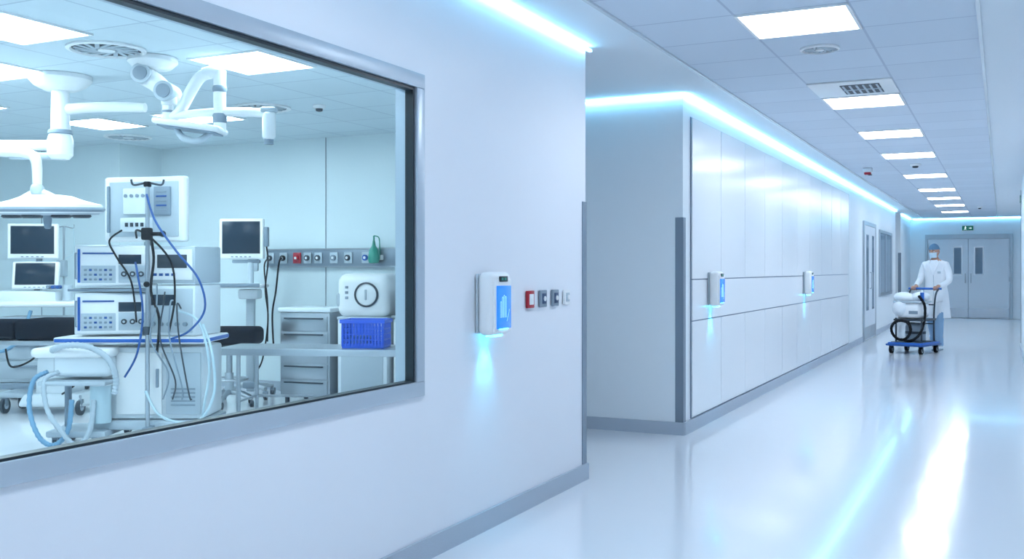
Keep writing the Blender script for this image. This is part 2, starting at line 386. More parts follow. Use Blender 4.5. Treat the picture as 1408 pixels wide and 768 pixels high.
# ------------------------------------------------------------------ dispensers
def dispenser(x,y,z,k=1.0):
    A=Asm('hand_sanitizer_dispenser',(x,y,z),90)
    W,D,Hh=0.225*k,0.095*k,0.315*k
    A.box('back_plate',m_lgrey,(0,-0.008,0),(W*0.92,0.014,Hh*0.94),0.006)
    A.box('housing',m_white,(0,-0.014-D/2+0.005,0),(W,D-0.01,Hh),0.034*k,(0,0,0),6)
    A.box('front_bezel',m_white,(0.0,-D-0.004,-0.01*k),(W*0.82,0.012,Hh*0.84),0.0055)
    A.box('blue_window',m_dispb,(0.003,-D-0.0115,-0.018*k),(W*0.70,0.006,Hh*0.68),0.0028)
    A.box('display',m_dark,(0,-D-0.011,0.122*k),(W*0.40,0.006,0.028*k),0.0028)
    A.box('display_digit',m_green,(-0.018*k,-D-0.0145,0.122*k),(0.018*k,0.002,0.012*k)); A.box('display_digit',m_green,(0.014*k,-D-0.0145,0.122*k),(0.02*k,0.002,0.012*k))
    yy=-D-0.0155
    for i,(fx,top) in enumerate(((-0.036,0.012),(-0.018,0.034),(0.0,0.042),(0.018,0.036))):
        for s in (-0.006,0.006):
            A.tube('hand_pictogram',m_displine,[(fx+s,yy,-0.07),(fx+s,yy,top-0.006),(fx,yy,top)],0.0011,5,1,raw=True)
    A.tube('hand_pictogram',m_displine,[(0.03,yy,-0.09),(0.05,yy,-0.05),(0.056,yy,-0.03)],0.0012,5,4)
    A.box('nozzle',m_dispglow,(0,-D*0.55,-Hh/2-0.004),(W*0.5,D*0.45,0.010),0.004)
    A.box('status_strip',m_dispglow,(0,-D-0.0125,-Hh*0.40),(W*0.42,0.003,0.005))
    l=bpy.data.lights.new('dispenser_glow_lamp','SPOT'); l.energy=4.0; l.color=(0.05,0.62,1.0); l.spot_size=R(75); l.spot_blend=1.0; l.shadow_soft_size=0.02
    lo=bpy.data.objects.new('glow_lamp',l); S.collection.objects.link(lo); lo.location=(0,-D*0.62,-Hh/2-0.02); lo.rotation_euler=(R(18),0,0)
    A.extra.append(lo)
    A.done()
dispenser(-2.338,4.46,1.14); dispenser(-2.247,8.46,1.145,0.95); dispenser(-2.247,13.0,1.14,0.95)
def outlet(nm,y,plate,insert,w=0.085,h=0.095):
    A=Asm(nm,(-2.338,y,1.145),90)
    A.box('plate',plate,(0,-0.009,0),(w,0.016,h),0.004); A.box('insert',insert,(0,-0.0185,0),(w*0.6,0.005,h*0.62),0.002)
    A.cyl('button',m_white,(0,-0.019,0),(0,-0.026,0),0.014)
    A.done()
outlet('fire_call_point',4.98,m_red,m_white); outlet('wall_socket',5.15,m_grey,m_sock); outlet('wall_socket',5.32,m_grey,m_sock); outlet('light_switch',5.49,m_white,m_lgrey,0.08,0.085)

# ================================================================== operating room equipment
def caster(A,x,y,r=0.05,nm='caster'):
    A.cyl(nm,m_dgrey,(x-0.014,y,r),(x+0.014,y,r),r,n=18); A.cyl(nm,m_lgrey,(x-0.018,y,r),(x+0.018,y,r),r*0.45,n=12)
    A.box(nm,m_grey,(x,y,r*1.5),(0.05,0.05,0.05+r*0.4),0.008); A.cyl(nm,m_steel,(x,y,r*2),(x,y,r*2+0.04),0.012,n=10)
def monitor(A,c,w,h,rot=(0,0,0),nm='monitor',btn=True):
    A.xf(c,rot); A.box(nm+'_case',m_white,(0,0.02,0),(w,0.06,h),0.014,seg=3); A.box(nm+'_back',m_lgrey,(0,0.065,0),(w*0.7,0.05,h*0.7),0.02)
    A.box(nm+'_bezel',m_dgrey,(0,-0.0105,0.012),(w*0.86,0.004,h*0.80),0.001); A.box(nm+'_screen',m_screen,(0,-0.0135,0.012),(w*0.82,0.004,h*0.76),0.001)
    if btn:
        for i in range(5): A.box(nm+'_button',m_grey,(-w*0.2+i*w*0.1,-0.012,-h*0.445),(w*0.05,0.005,h*0.03),0.001)
    A.rst()
# ---- A) equipment tower
A=Asm('endoscopy_equipment_tower',(-5.90,5.68,0),CY)
for (x,y) in ((-0.25,-0.2),(0.45,-0.2),(-0.25,0.25),(0.45,0.25)): caster(A,x,y,0.05)
A.box('base',m_lgrey,(0.10,0.02,0.15),(0.84,0.58,0.07),0.02)
A.box('lower_cabinet',m_white2,(0.11,0.03,0.46),(0.76,0.50,0.54),0.02)
A.box('lower_door',m_white,(0.02,-0.235,0.46),(0.34,0.015,0.46),0.006); A.box('lower_door',m_lgrey,(0.35,-0.235,0.46),(0.26,0.015,0.46),0.006)
for i in range(5): A.box('vent_slot',m_grey,(0.35,-0.246,0.30+i*0.03),(0.18,0.006,0.010))
A.box('door_handle',m_grey,(0.16,-0.25,0.5),(0.02,0.02,0.14),0.005)
A.box('shelf',m_white,(-0.02,-0.02,0.785),(1.12,0.62,0.045),0.012); A.box('shelf_edge',m_blue,(-0.02,-0.333,0.785),(1.10,0.012,0.026),0.004); A.box('shelf_edge',m_blue,(0.542,-0.02,0.785),(0.012,0.58,0.026),0.004)
for (z,h) in ((0.98,0.31),(1.335,0.31)):
    A.xf((-0.23,-0.02,z),(0,0,14))
    A.box('processor_unit',m_white2,(0,0,0),(0.54,0.42,h),0.012); A.box('processor_front',m_white,(0,-0.216,0),(0.52,0.014,h*0.92),0.005)
    A.box('processor_stripe',m_blue,(-0.235,-0.226,0),(0.018,0.006,h*0.8)); A.box('processor_stripe',m_bluec,(-0.1,-0.226,h*0.30),(0.22,0.006,0.012))
    A.box('processor_recess',m_lgrey,(-0.10,-0.2245,-0.062),(0.24,0.004,0.13),0.001); A.box('processor_recess',m_lgrey,(0.14,-0.2245,-0.06),(0.20,0.004,0.13),0.001)
    for r_ in range(3):
        for c_ in range(6): A.box('processor_button',m_grey if (r_+c_)%3 else m_bluec,(-0.19+c_*0.035,-0.229,-0.10+r_*0.035),(0.02,0.007,0.016),0.002)
    A.box('processor_display',m_screen,(0.12,-0.226,0.05),(0.16,0.006,0.07),0.002)
    for c_ in range(3): A.cyl('processor_port',m_dgrey,(0.08+c_*0.06,-0.226,-0.06),(0.08+c_*0.06,-0.249,-0.06),0.02); A.cyl('processor_port',m_lgrey,(0.08+c_*0.06,-0.226,-0.06),(0.08+c_*0.06,-0.254,-0.06),0.009)
    for s in (-1,1): A.tube('processor_handle',m_grey,[(s*0.255,-0.222,-h*0.3),(s*0.255,-0.25,-h*0.3),(s*0.255,-0.25,h*0.3),(s*0.255,-0.222,h*0.3)],0.007,raw=True)
    for k_ in range(8): A.box('processor_vent',m_grey,(0.271,-0.12+k_*0.03,0.0),(0.004,0.012,h*0.6))
    A.rst()
A.box('spacer_shelf',m_grey,(-0.23,-0.02,1.155),(0.56,0.46,0.02),0.005)
A.xf((0.27,0.03,0),(0,0,-10))
A.box('insufflator_unit',m_white2,(0,0,1.00),(0.40,0.42,0.38),0.014); A.box('insufflator_unit',m_lgrey,(0,0,1.345),(0.40,0.42,0.28),0.014)
A.box('insufflator_panel',m_lgrey,(0,-0.216,1.0),(0.36,0.012,0.33),0.005); A.box('insufflator_panel',m_white,(0,-0.216,1.345),(0.36,0.012,0.23),0.005)
A.box('insufflator_display',m_screen,(-0.05,-0.225,1.08),(0.2,0.006,0.08),0.002); A.box('insufflator_display',m_dgrey,(0.02,-0.225,1.37),(0.24,0.006,0.1),0.002)
for i in range(5): A.cyl('insufflator_knob',m_grey,(-0.13+i*0.065,-0.22,0.9),(-0.13+i*0.065,-0.245,0.9),0.016,n=14)
for i in range(4): A.box('insufflator_key',m_bluec,(-0.12+i*0.05,-0.224,1.27),(0.03,0.008,0.02),0.002)
A.rst()
A.cyl('display_post',m_grey,(0.0,0.02,1.49),(0.0,0.02,1.62),0.035)
A.xf((-0.01,0.0,1.77),(0,0,-14))
A.box('display_module',m_white,(0,0,0),(0.70,0.07,0.50),0.02,seg=3); A.box('display_recess',m_lgrey,(0,-0.038,0.0),(0.60,0.01,0.42),0.004)
A.box('display_box',m_white2,(-0.05,-0.055,0.06),(0.22,0.04,0.20),0.01); A.box('display_box',m_grey,(0.17,-0.05,0.06),(0.14,0.03,0.22),0.008); A.box('display_box',m_white2,(-0.05,-0.055,-0.12),(0.26,0.05,0.11),0.008)
for i in range(4): A.box('display_port',m_dgrey,(-0.12+i*0.045,-0.083,-0.12),(0.025,0.008,0.03),0.002); A.cyl('display_knob',m_grey,(-0.13+i*0.05,-0.07,0.10),(-0.13+i*0.05,-0.085,0.10),0.014,n=12)
for i in range(5): A.box('display_port',m_bluec if i%2 else m_grey,(0.17,-0.067,-0.01+i*0.035),(0.09,0.006,0.014),0.002)
A.box('display_handle',m_grey,(-0.30,-0.05,0),(0.02,0.03,0.36),0.008); A.rst()
A.cyl('pole',m_steel,(0.12,-0.34,0.12),(0.12,-0.34,1.93),0.016,n=14); A.box('pole_foot',m_grey,(0.12,-0.30,0.13),(0.06,0.16,0.05),0.01)
A.tube('pole_hook',m_dgrey,[(0.0,-0.34,1.97),(0.02,-0.34,1.93),(0.12,-0.34,1.945),(0.22,-0.34,1.93),(0.24,-0.34,1.97)],0.008); A.box('pole_hook_hub',m_black,(0.12,-0.34,1.935),(0.05,0.04,0.04),0.008)
A.box('pole_clamp',m_black,(0.12,-0.35,1.57),(0.07,0.07,0.09),0.012); A.cyl('pole_clamp',m_black,(0.14,-0.35,1.57),(0.22,-0.35,1.57),0.014); A.sph('pole_clamp',m_black,(0.235,-0.35,1.57),0.024,8)
A.box('pole_clamp',m_dgrey,(0.12,-0.35,0.86),(0.05,0.06,0.06),0.01); A.sph('pole_joint',m_black,(0.12,-0.36,1.2),0.022,8)
A.box('suction_shelf',m_white,(-0.42,-0.22,0.70),(0.58,0.40,0.07),0.03,seg=4); A.box('suction_body',m_white2,(-0.36,-0.20,0.60),(0.42,0.34,0.16),0.04,seg=4)
A.box('suction_tray',m_lgrey,(-0.40,-0.26,0.48),(0.50,0.36,0.035),0.015)
A.cyl('suction_canister',m_tubew,(-0.24,-0.30,0.18),(-0.24,-0.30,0.46),0.075); A.cyl('suction_canister',m_white,(-0.24,-0.30,0.455),(-0.24,-0.30,0.475),0.082)
for x in (-0.56,-0.28): A.box('suction_leg',m_grey,(x,-0.12,0.29),(0.04,0.05,0.40),0.008)
A.box('suction_base',m_lgrey,(-0.40,-0.16,0.10),(0.44,0.42,0.05),0.015)
for (x,y) in ((-0.56,-0.32),(-0.26,-0.34),(-0.58,0.0)): caster(A,x,y,0.035)
for k_,(o1,o2) in enumerate(((0,0),(0.08,0.04))):
    A.tube('corrugated_hose',m_hose if k_!=1 else m_lgrey,[(-0.60+o1,-0.36,0.56),(-0.68+o1,-0.42,0.50),(-0.69+o1*1.6,-0.46,0.30),(-0.61+o1*2,-0.48,0.10+o2),(-0.51+o1*2,-0.46,0.04),(-0.43+o1*2,-0.42,0.14),(-0.41+o1*2,-0.40,0.36)],0.018,10,10,rib=0.12)
A.tube('corrugated_hose',m_lgrey,[(-0.55,-0.42,0.72),(-0.42,-0.47,0.76),(-0.25,-0.48,0.75),(-0.12,-0.46,0.66),(-0.08,-0.42,0.52),(-0.10,-0.40,0.40)],0.022,10,10,rib=0.12)
A.tube('cable_blue',m_bluec,[(0.12,-0.36,1.86),(0.20,-0.40,1.66),(0.36,-0.42,1.44),(0.52,-0.42,1.24),(0.56,-0.40,1.02),(0.44,-0.38,0.86),(0.30,-0.36,0.80)],0.008)
A.tube('cable_blue',m_bluec,[(0.0,-0.26,1.36),(0.05,-0.36,1.30),(0.10,-0.38,1.0),(0.06,-0.38,0.70),(-0.04,-0.36,0.52)],0.008)
A.tube('cable_black',m_black,[(0.14,-0.37,1.60),(0.18,-0.38,1.40),(0.16,-0.38,1.15),(0.22,-0.38,0.95),(0.20,-0.37,0.70)],0.010)
A.tube('cable_black',m_black,[(-0.05,-0.10,1.55),(0.02,-0.28,1.60),(0.16,-0.38,1.54),(0.28,-0.30,1.36),(0.30,-0.28,1.1),(0.26,-0.29,0.84)],0.008)
A.tube('cable_black',m_black,[(-0.10,-0.26,1.60),(-0.16,-0.34,1.52),(-0.10,-0.36,1.40),(0.0,-0.34,1.22),(0.04,-0.34,0.92)],0.007)
for k_ in range(4):
    A.tube('cable_grey',m_dgrey if k_%2 else m_grey,[(0.16+k_*0.06,-0.26,1.2-0.06*k_),(0.2+k_*0.05,-0.38,1.05),(0.16+k_*0.07,-0.39,0.8),(0.28+k_*0.05,-0.36,0.55-0.05*k_),(0.22+k_*0.07,-0.30,0.35)],0.006)
A.tube('cable_pale',m_tubew,[(0.50,-0.25,0.9),(0.60,-0.36,0.7),(0.62,-0.38,0.4),(0.50,-0.40,0.20),(0.25,-0.42,0.24),(0.12,-0.38,0.42)],0.010)
A.tube('cable_pale',m_tubew,[(0.32,-0.25,1.0),(0.50,-0.34,0.92),(0.58,-0.36,0.6),(0.54,-0.36,0.3),(0.50,-0.30,0.14)],0.009)
A.done()

# ---- B) anaesthesia workstation
A=Asm('anaesthesia_workstation',(-8.9,7.05,0),CY)
for (x,y) in ((-0.3,-0.2),(0.4,-0.2),(-0.3,0.2),(0.4,0.2)): caster(A,x,y,0.05)
A.box('base',m_grey,(0.05,0,0.14),(0.85,0.5,0.06),0.02); A.box('drawer_body',m_white2,(0.05,0.02,0.50),(0.70,0.42,0.66),0.02)
for i in range(3): A.box('drawer',m_lgrey,(0.05,-0.20,0.30+i*0.2),(0.64,0.02,0.18),0.006); A.box('drawer_handle',m_grey,(0.05,-0.218,0.34+i*0.2),(0.3,0.02,0.02),0.006)
A.box('worktop',m_white,(0.10,-0.06,0.96),(0.94,0.55,0.05),0.02); A.box('breathing_unit',m_white2,(-0.05,0.08,1.03),(0.60,0.3,0.12),0.02)
monitor(A,(0.02,-0.02,1.25),0.46,0.28,(-8,0,4),'vital_monitor'); A.cyl('arm',m_grey,(0.0,0.06,1.08),(0.0,0.12,1.5),0.03)
monitor(A,(-0.04,0.05,1.60),0.50,0.36,(0,0,6),'main_monitor')
for i in range(3): A.cyl('flow_knob',m_bluec if i else m_grey,(0.18+i*0.05,-0.03,1.13),(0.18+i*0.05,-0.10,1.13),0.018)
A.cyl('vaporiser',m_lgrey,(0.33,0.02,0.99),(0.33,0.02,1.15),0.05)
A.tube('breathing_hose',m_hose,[(-0.30,-0.2,0.9),(-0.36,-0.34,0.7),(-0.2,-0.36,0.5),(0.0,-0.34,0.6),(0.1,-0.28,0.9)],0.018,8,8,rib=0.1)
A.done()
# iv stand
A=Asm('iv_drip_stand',(-9.20,7.66,0),CY)
A.cyl('pole',m_steel,(0,0,0.08),(0,0,1.78),0.011,n=12)
for k_ in range(5):
    a=2*math.pi*k_/5; A.tube('leg',m_grey,[(0,0,0.10),(0.12*math.cos(a),0.12*math.sin(a),0.09),(0.25*math.cos(a),0.25*math.sin(a),0.06)],0.012); A.sph('wheel',m_dgrey,(0.25*math.cos(a),0.25*math.sin(a),0.028),0.027,8)
A.tube('hook',m_steel,[(-0.11,0,1.80),(-0.10,0,1.76),(0,0,1.78),(0.10,0,1.76),(0.11,0,1.80)],0.006); A.box('infusion_pump',m_lgrey,(0.0,-0.05,1.32),(0.10,0.09,0.18),0.015)
A.tube('line',m_tubew,[(0.1,0,1.76),(0.12,-0.03,1.5),(0.04,-0.08,1.42)],0.004); A.done()

# ---- C) operating table
A=Asm('operating_table',(-7.80,6.40,0),CY-4)
A.box('base',m_white2,(0.05,0,0.13),(0.62,0.42,0.12),0.04,seg=4,taper=0.85); A.box('column',m_white2,(0.05,0,0.40),(0.34,0.28,0.46),0.03,taper=0.9); A.box('column_cover',m_lgrey,(0.05,0,0.56),(0.42,0.34,0.10),0.02)
for (x,y) in ((-0.42,-0.1),(0.32,-0.16),(-0.42,0.2),(0.32,0.2)): caster(A,x,y,0.07)
A.box('base_arm',m_lgrey,(-0.12,0.0,0.17),(0.7,0.3,0.05),0.02)
A.box('table_frame',m_steel,(-0.1,0,0.65),(1.15,0.48,0.04),0.008); A.box('mattress',m_pad,(0.12,0,0.765),(0.74,0.52,0.19),0.04,seg=4); A.box('mattress',m_pad,(-0.5,0,0.76),(0.48,0.50,0.17),0.04,seg=4)
for s in (-1,1): A.box('side_rail',m_steel,(-0.1,s*0.275,0.65),(1.1,0.012,0.03),0.003)
A.box('hand_control',m_dgrey,(0.38,-0.30,0.55),(0.05,0.03,0.12),0.01); A.tube('control_cable',m_black,[(0.38,-0.30,0.49),(0.42,-0.34,0.35),(0.30,-0.32,0.25),(0.20,-0.25,0.20)],0.008)
A.tube('control_cable',m_black,[(-0.3,-0.29,0.6),(-0.22,-0.34,0.45),(-0.05,-0.33,0.5),(0.02,-0.28,0.6)],0.009)
A.done()
# ---- stool
A=Asm('surgeon_stool',(-6.66,7.43,0),CY)
A.box('seat',m_pad,(-0.03,0,0.675),(0.66,0.34,0.17),0.05,seg=5); A.box('seat_plate',m_dgrey,(-0.06,0,0.58),(0.3,0.22,0.03),0.01)
A.cyl('column',m_steel,(0,0,0.14),(0,0,0.57),0.028); A.cyl('column',m_lgrey,(0,0,0.12),(0,0,0.32),0.042); A.tube('foot_ring',m_steel,[(0.17*math.cos(t*math.pi/6),0.17*math.sin(t*math.pi/6),0.26) for t in range(12)],0.011,8,2,True)
for k_ in range(5):
    a=2*math.pi*k_/5+0.94; A.tube('leg',m_steel,[(0,0,0.14),(0.13*math.cos(a),0.13*math.sin(a),0.12),(0.25*math.cos(a),0.25*math.sin(a),0.075)],[0.03,0.022,0.014],10); A.cyl('caster',m_dgrey,(0.25*math.cos(a)-.012,0.25*math.sin(a),0.032),(0.25*math.cos(a)+.012,0.25*math.sin(a),0.032),0.032,n=14)
for s in (-1,1): A.tube('foot_ring',m_steel,[(0,0,0.26),(s*0.17,0,0.26)],0.008)
A.done()
# ---- D) monitor on rolling stand (behind the stool)
A=Asm('patient_monitor_stand',(-6.93,7.93,0),CY)
monitor(A,(-0.01,-0.02,1.62),0.46,0.41,(0,0,-5),'monitor')
A.box('neck',m_lgrey,(0.10,0.03,1.36),(0.10,0.07,0.14),0.015); A.box('neck_bracket',m_grey,(0.03,0.02,1.39),(0.28,0.06,0.035),0.01); A.cyl('neck_post',m_lgrey,(0.08,0.0,1.15),(0.08,0.0,1.38),0.03)
A.box('tray',m_white,(-0.10,-0.02,1.14),(0.66,0.36,0.035),0.015); A.box('tray_lip',m_grey,(-0.10,-0.202,1.15),(0.64,0.012,0.04),0.004)
A.box('module',m_white2,(0.08,-0.02,1.06),(0.2,0.2,0.10),0.02); A.box('column',m_lgrey,(0.08,0.0,0.57),(0.085,0.07,1.0),0.015)
for k_,(dx,dy) in enumerate(((-0.24,-0.10),(0.18,-0.12),(-0.18,0.18),(0.18,0.18))):
    A.tube('base_leg',m_lgrey,[(0.08,0,0.14),(0.08+dx*0.5,dy*0.5,0.13),(0.08+dx,dy,0.11)],0.022,10); caster(A,0.08+dx,dy,0.038)
A.box('base_hub',m_grey,(0.08,0,0.14),(0.14,0.14,0.07),0.02)
A.box('side_module',m_grey,(0.24,0.0,1.64),(0.04,0.08,0.2),0.01)
A.tube('cable',m_black,[(0.24,0.0,1.54),(0.26,-0.02,1.38),(0.24,-0.05,1.1),(0.26,-0.02,0.8),(0.20,0.0,0.4),(0.12,0,0.25)],0.008); A.done()
# ---- E) wall service rail
A=Asm('medical_gas_rail',(-7.17,8.628,1.43))
A.mm('channel',m_guard,(0,-0.05,-0.10),(2.9,-0.001,0.10),0.006); A.mm('channel_lip',m_steel,(0,-0.056,0.085),(2.9,-0.050,0.10)); A.mm('channel_lip',m_steel,(0,-0.056,-0.10),(2.9,-0.050,-0.085))
for i,(x,mt) in enumerate(((0.06,m_dgrey),(0.24,m_black),(0.42,m_red),(0.56,m_lgrey),(0.70,m_lgrey),(0.90,m_grey),(1.08,m_lgrey),(1.30,m_blue),(1.72,m_lgrey),(1.95,m_grey))):
    A.box('outlet_plate',m_lgrey if mt!=m_red else m_red,(x,-0.058,0),(0.10,0.012,0.115),0.004)
    A.cyl('outlet_port',mt if mt!=m_lgrey else m_dgrey,(x,-0.06,0),(x,-0.085,0),0.030,n=18); A.cyl('outlet_centre',m_white,(x,-0.084,0),(x,-0.09,0),0.014,n=12)
A.tube('gas_hose',m_black,[(0.24,-0.09,0),(0.26,-0.16,-0.06),(0.22,-0.16,-0.35),(0.14,-0.12,-0.6),(0.14,-0.10,-0.95)],0.010)
A.tube('gas_hose',m_black,[(0.06,-0.09,0),(0.03,-0.12,-0.1),(0.06,-0.10,-0.5),(0.04,-0.08,-0.9)],0.008)
A.lathe('suction_jar',m_green,[(0.012,0.14),(0.02,0.09),(0.05,0.04),(0.06,-0.04),(0.05,-0.085),(0.02,-0.09)],(1.44,-0.12,0.03),20); A.cyl('suction_jar_neck',m_green,(1.44,-0.12,0.16),(1.44,-0.12,0.22),0.009); A.box('jar_bracket',m_white,(1.44,-0.075,0.0),(0.16,0.03,0.05),0.006)
A.tube('suction_jar_loop',m_green,[(1.44,-0.12,0.22),(1.50,-0.12,0.20),(1.51,-0.12,0.1),(1.50,-0.11,-0.02)],0.006)
A.done()
# ---- F) steel drawer cabinet
A=Asm('stainless_drawer_cabinet',(-6.10,8.05,0),8)
A.box('carcass',m_steel,(0,0,0.49),(0.54,0.46,0.80),0.006); A.box('top',m_white2,(0,0,0.915),(0.58,0.50,0.045),0.012)
for i in range(5):
    z=0.165+i*0.155; A.box('drawer_front',m_steel,(0,-0.237,z),(0.50,0.014,0.142),0.004); A.box('drawer_pull',m_dgrey,(0,-0.256,z+0.05),(0.42,0.026,0.014),0.004)
for (x,y) in ((-0.22,-0.18),(0.22,-0.18),(-0.22,0.18),(0.22,0.18)): A.cyl('foot',m_dgrey,(x,y,0),(x,y,0.10),0.022,n=12)
A.done()
# ---- G) white steriliser
A=Asm('instrument_steriliser',(-5.50,8.12,0),14)
A.box('lower_body',m_white2,(0,0,0.44),(0.50,0.50,0.80),0.02); A.box('plinth',m_grey,(0,0,0.025),(0.46,0.44,0.05),0.005)
A.box('upper_body',m_white,(0,0,1.06),(0.52,0.52,0.42),0.09,seg=6); A.box('waist_trim',m_lgrey,(0,0,0.845),(0.51,0.50,0.03),0.008)
A.lathe('door_ring',m_dgrey,[(0.118,0),(0.118,0.02),(0.104,0.026),(0.104,0)],(0.05,-0.258,1.07),40,(90,0,0)); A.lathe('door_disc',m_white,[(0.104,0),(0.100,0.016),(0.06,0.026)],(0.05,-0.258,1.07),40,(90,0,0))
A.box('door_grip',m_lgrey,(0.05,-0.292,1.07),(0.02,0.02,0.10),0.006)
for i in range(3): A.box('key',m_grey,(-0.15,-0.262,1.14-i*0.05),(0.03,0.008,0.025),0.003)
A.box('side_grip',m_lgrey,(-0.24,-0.18,1.02),(0.06,0.12,0.12),0.02); A.box('service_door',m_lgrey,(0,-0.252,0.44),(0.42,0.01,0.66),0.004); A.done()
# ---- K) side cabinet with black device
A=Asm('side_cabinet',(-4.92,8.25,0))
A.box('carcass',m_white2,(0,0,0.45),(0.5,0.5,0.78),0.01); A.box('top',m_steel,(0,0,0.86),(0.53,0.53,0.03),0.006); A.box('plinth',m_grey,(0,0,0.03),(0.46,0.46,0.06),0.004)
for s in (-1,1): A.box('door',m_white,(s*0.12,-0.256,0.45),(0.23,0.014,0.72),0.005); A.box('pull',m_grey,(s*0.03,-0.27,0.5),(0.012,0.016,0.12),0.004)
A.done()
A=Asm('suction_pump',(-5.02,8.14,0.876),20); A.box('case',m_black,(0,0,0.085),(0.26,0.24,0.17),0.03,seg=4); A.cyl('jar',m_dgrey,(-0.05,-0.02,0.17),(-0.05,-0.02,0.26),0.055); A.box('dial_plate',m_lgrey,(0,-0.122,0.08),(0.12,0.008,0.08),0.003); A.tube('hose',m_black,[(-0.05,-0.02,0.26),(-0.02,-0.05,0.32),(0.08,-0.10,0.26),(0.13,-0.13,0.12),(0.14,-0.12,0.01)],0.008); A.done()
# ---- H) steel instrument table
A=Asm('steel_instrument_table',(-5.14,6.82,0),CY-6)
tw,td,tz=1.58,0.56,0.65
A.box('top',m_steel,(0,0,tz),(tw,td,0.022),0.005)
for s in (-1,1): A.box('top_lip',m_steel,(0,s*td/2,tz-0.015),(tw,0.012,0.055),0.003); A.box('top_lip',m_steel,(s*tw/2,0,tz-0.015),(0.012,td,0.055),0.003)
for sx in (-0.62,0.72):
    for sy in (-1,1): A.cyl('leg',m_steel,(sx,sy*0.21,0.09),(sx,sy*0.21,tz-0.01),0.018,n=14); A.cyl('caster',m_dgrey,(sx-0.013,sy*0.21,0.042),(sx+0.013,sy*0.21,0.042),0.042,n=16); A.box('caster_fork',m_grey,(sx,sy*0.21,0.085),(0.05,0.04,0.04),0.006)
    A.cyl('crossbar',m_steel,(sx,-0.21,0.22),(sx,0.21,0.22),0.011,n=10)
A.cyl('crossbar',m_steel,(-0.62,0.21,0.22),(0.72,0.21,0.22),0.011,n=10)
A.done()
# ---- I) blue crate on the table
A=Asm('blue_plastic_crate',(-4.76,6.96,0.6615),CY-6)
cw,cd,ch=0.36,0.28,0.235
A.box('bottom',m_crate,(0,0,0.008),(cw*0.9,cd*0.9,0.014),0.004)
for s in (-1,1):
    A.box('rim',m_crate,(0,s*cd/2,ch-0.015),(cw+0.02,0.02,0.03),0.004); A.box('rim',m_crate,(s*cw/2,0,ch-0.015),(0.02,cd,0.03),0.004)
    A.box('low_rim',m_crate,(0,s*(cd/2-0.012),0.02),(cw*0.94,0.012,0.04),0.003); A.box('low_rim',m_crate,(s*(cw/2-0.012),0,0.02),(0.012,cd*0.94,0.04),0.003)
    for i in range(13): A.box('lattice',m_crate,(-cw/2+0.015+i*(cw-0.03)/12,s*(cd/2-0.006),ch/2),(0.013,0.008,ch-0.03))
    for i in range(9): A.box('lattice',m_crate,(s*(cw/2-0.006),-cd/2+0.015+i*(cd-0.03)/8,ch/2),(0.008,0.013,ch-0.03))
    for i in range(3): A.box('lattice',m_crate,(0,s*(cd/2-0.006),0.07+i*0.045),(cw-0.02,0.007,0.010)); A.box('lattice',m_crate,(s*(cw/2-0.006),0,0.07+i*0.045),(0.007,cd-0.02,0.010))
A.box('contents',m_blue,(-0.05,0,0.055),(cw*0.5,cd*0.6,0.08),0.03,seg=3)
A.done()
# ---- L) surgical lamp
A=Asm('surgical_ceiling_lamp',(-6.09,5.04,0),CY)
A.lathe('canopy',m_white,[(0.215,2.698),(0.215,2.67),(0.18,2.63),(0.11,2.595),(0.08,2.59)],n=36)
A.cyl('column',m_white,(0,0,2.30),(0,0,2.60),0.066,0.06,n=24); A.lathe('collar',m_grey,[(0.080,2.31),(0.084,2.30),(0.084,2.285),(0.08,2.28)],n=28)
A.lathe('hub',m_white,[(0.075,2.28),(0.088,2.24),(0.088,2.13),(0.06,2.10)],n=28)
A.box('boom',m_white,(-0.30,0,2.20),(0.62,0.10,0.075),0.03,seg=4); A.box('boom',m_lgrey,(-0.19,0,2.125),(0.36,0.08,0.05),0.02,seg=4)
A.cyl('knuckle',m_white,(-0.58,0,2.12),(-0.58,0,2.26),0.06,n=22); A.cyl('knuckle_ring',m_grey,(-0.58,0,2.185),(-0.58,0,2.195),0.0615,n=22)
A.tube('spring_arm',m_white,[(-0.58,0.02,2.17),(-0.42,-0.07,2.15),(-0.18,-0.14,2.13),(-0.10,-0.16,2.08),(-0.09,-0.16,1.95),(-0.09,-0.16,1.86)],[0.04,0.037,0.035,0.037,0.033,0.028],12)
A.sph('yoke_joint',m_lgrey,(-0.09,-0.16,1.87),0.048,10)
A.tube('yoke',m_white,[(-0.09,-0.16,1.87),(-0.14,-0.16,1.84),(-0.21,-0.16,1.80)],0.022); A.tube('yoke',m_white,[(-0.09,-0.16,1.87),(-0.02,-0.16,1.84),(0.06,-0.16,1.80)],0.022)
A.M=Matrix.Translation((-0.02,-0.16,1.75))@Matrix.Rotation(R(3),4,'X')
A.lathe('lamp_head',m_white,[(0.08,0.085),(0.16,0.075),(0.24,0.045),(0.355,0.015),(0.375,-0.02),(0.355,-0.045),(0.30,-0.045)],n=48)
A.lathe('lamp_rim',m_grey,[(0.372,-0.004),(0.382,-0.02),(0.368,-0.036)],n=48)
A.lathe('lens_plate',m_lgrey,[(0.345,-0.046),(0.335,-0.056),(0.05,-0.06)],n=48)
for k_ in range(8):
    a=2*math.pi*k_/8; A.lathe('lamp_module',m_dgrey,[(0.06,0.0),(0.065,-0.016),(0.05,-0.026)],(0.24*math.cos(a),0.24*math.sin(a),-0.054),18)
A.lathe('sterile_handle',m_grey,[(0.03,-0.06),(0.028,-0.10),(0.022,-0.15),(0.01,-0.155)],n=18)
A.rst()
A.tube('upper_boom',m_white,[(0.05,0,2.46),(0.20,-0.02,2.47),(0.42,-0.05,2.47),(0.64,-0.08,2.46)],[0.042,0.038,0.038,0.034],12)
A.done()
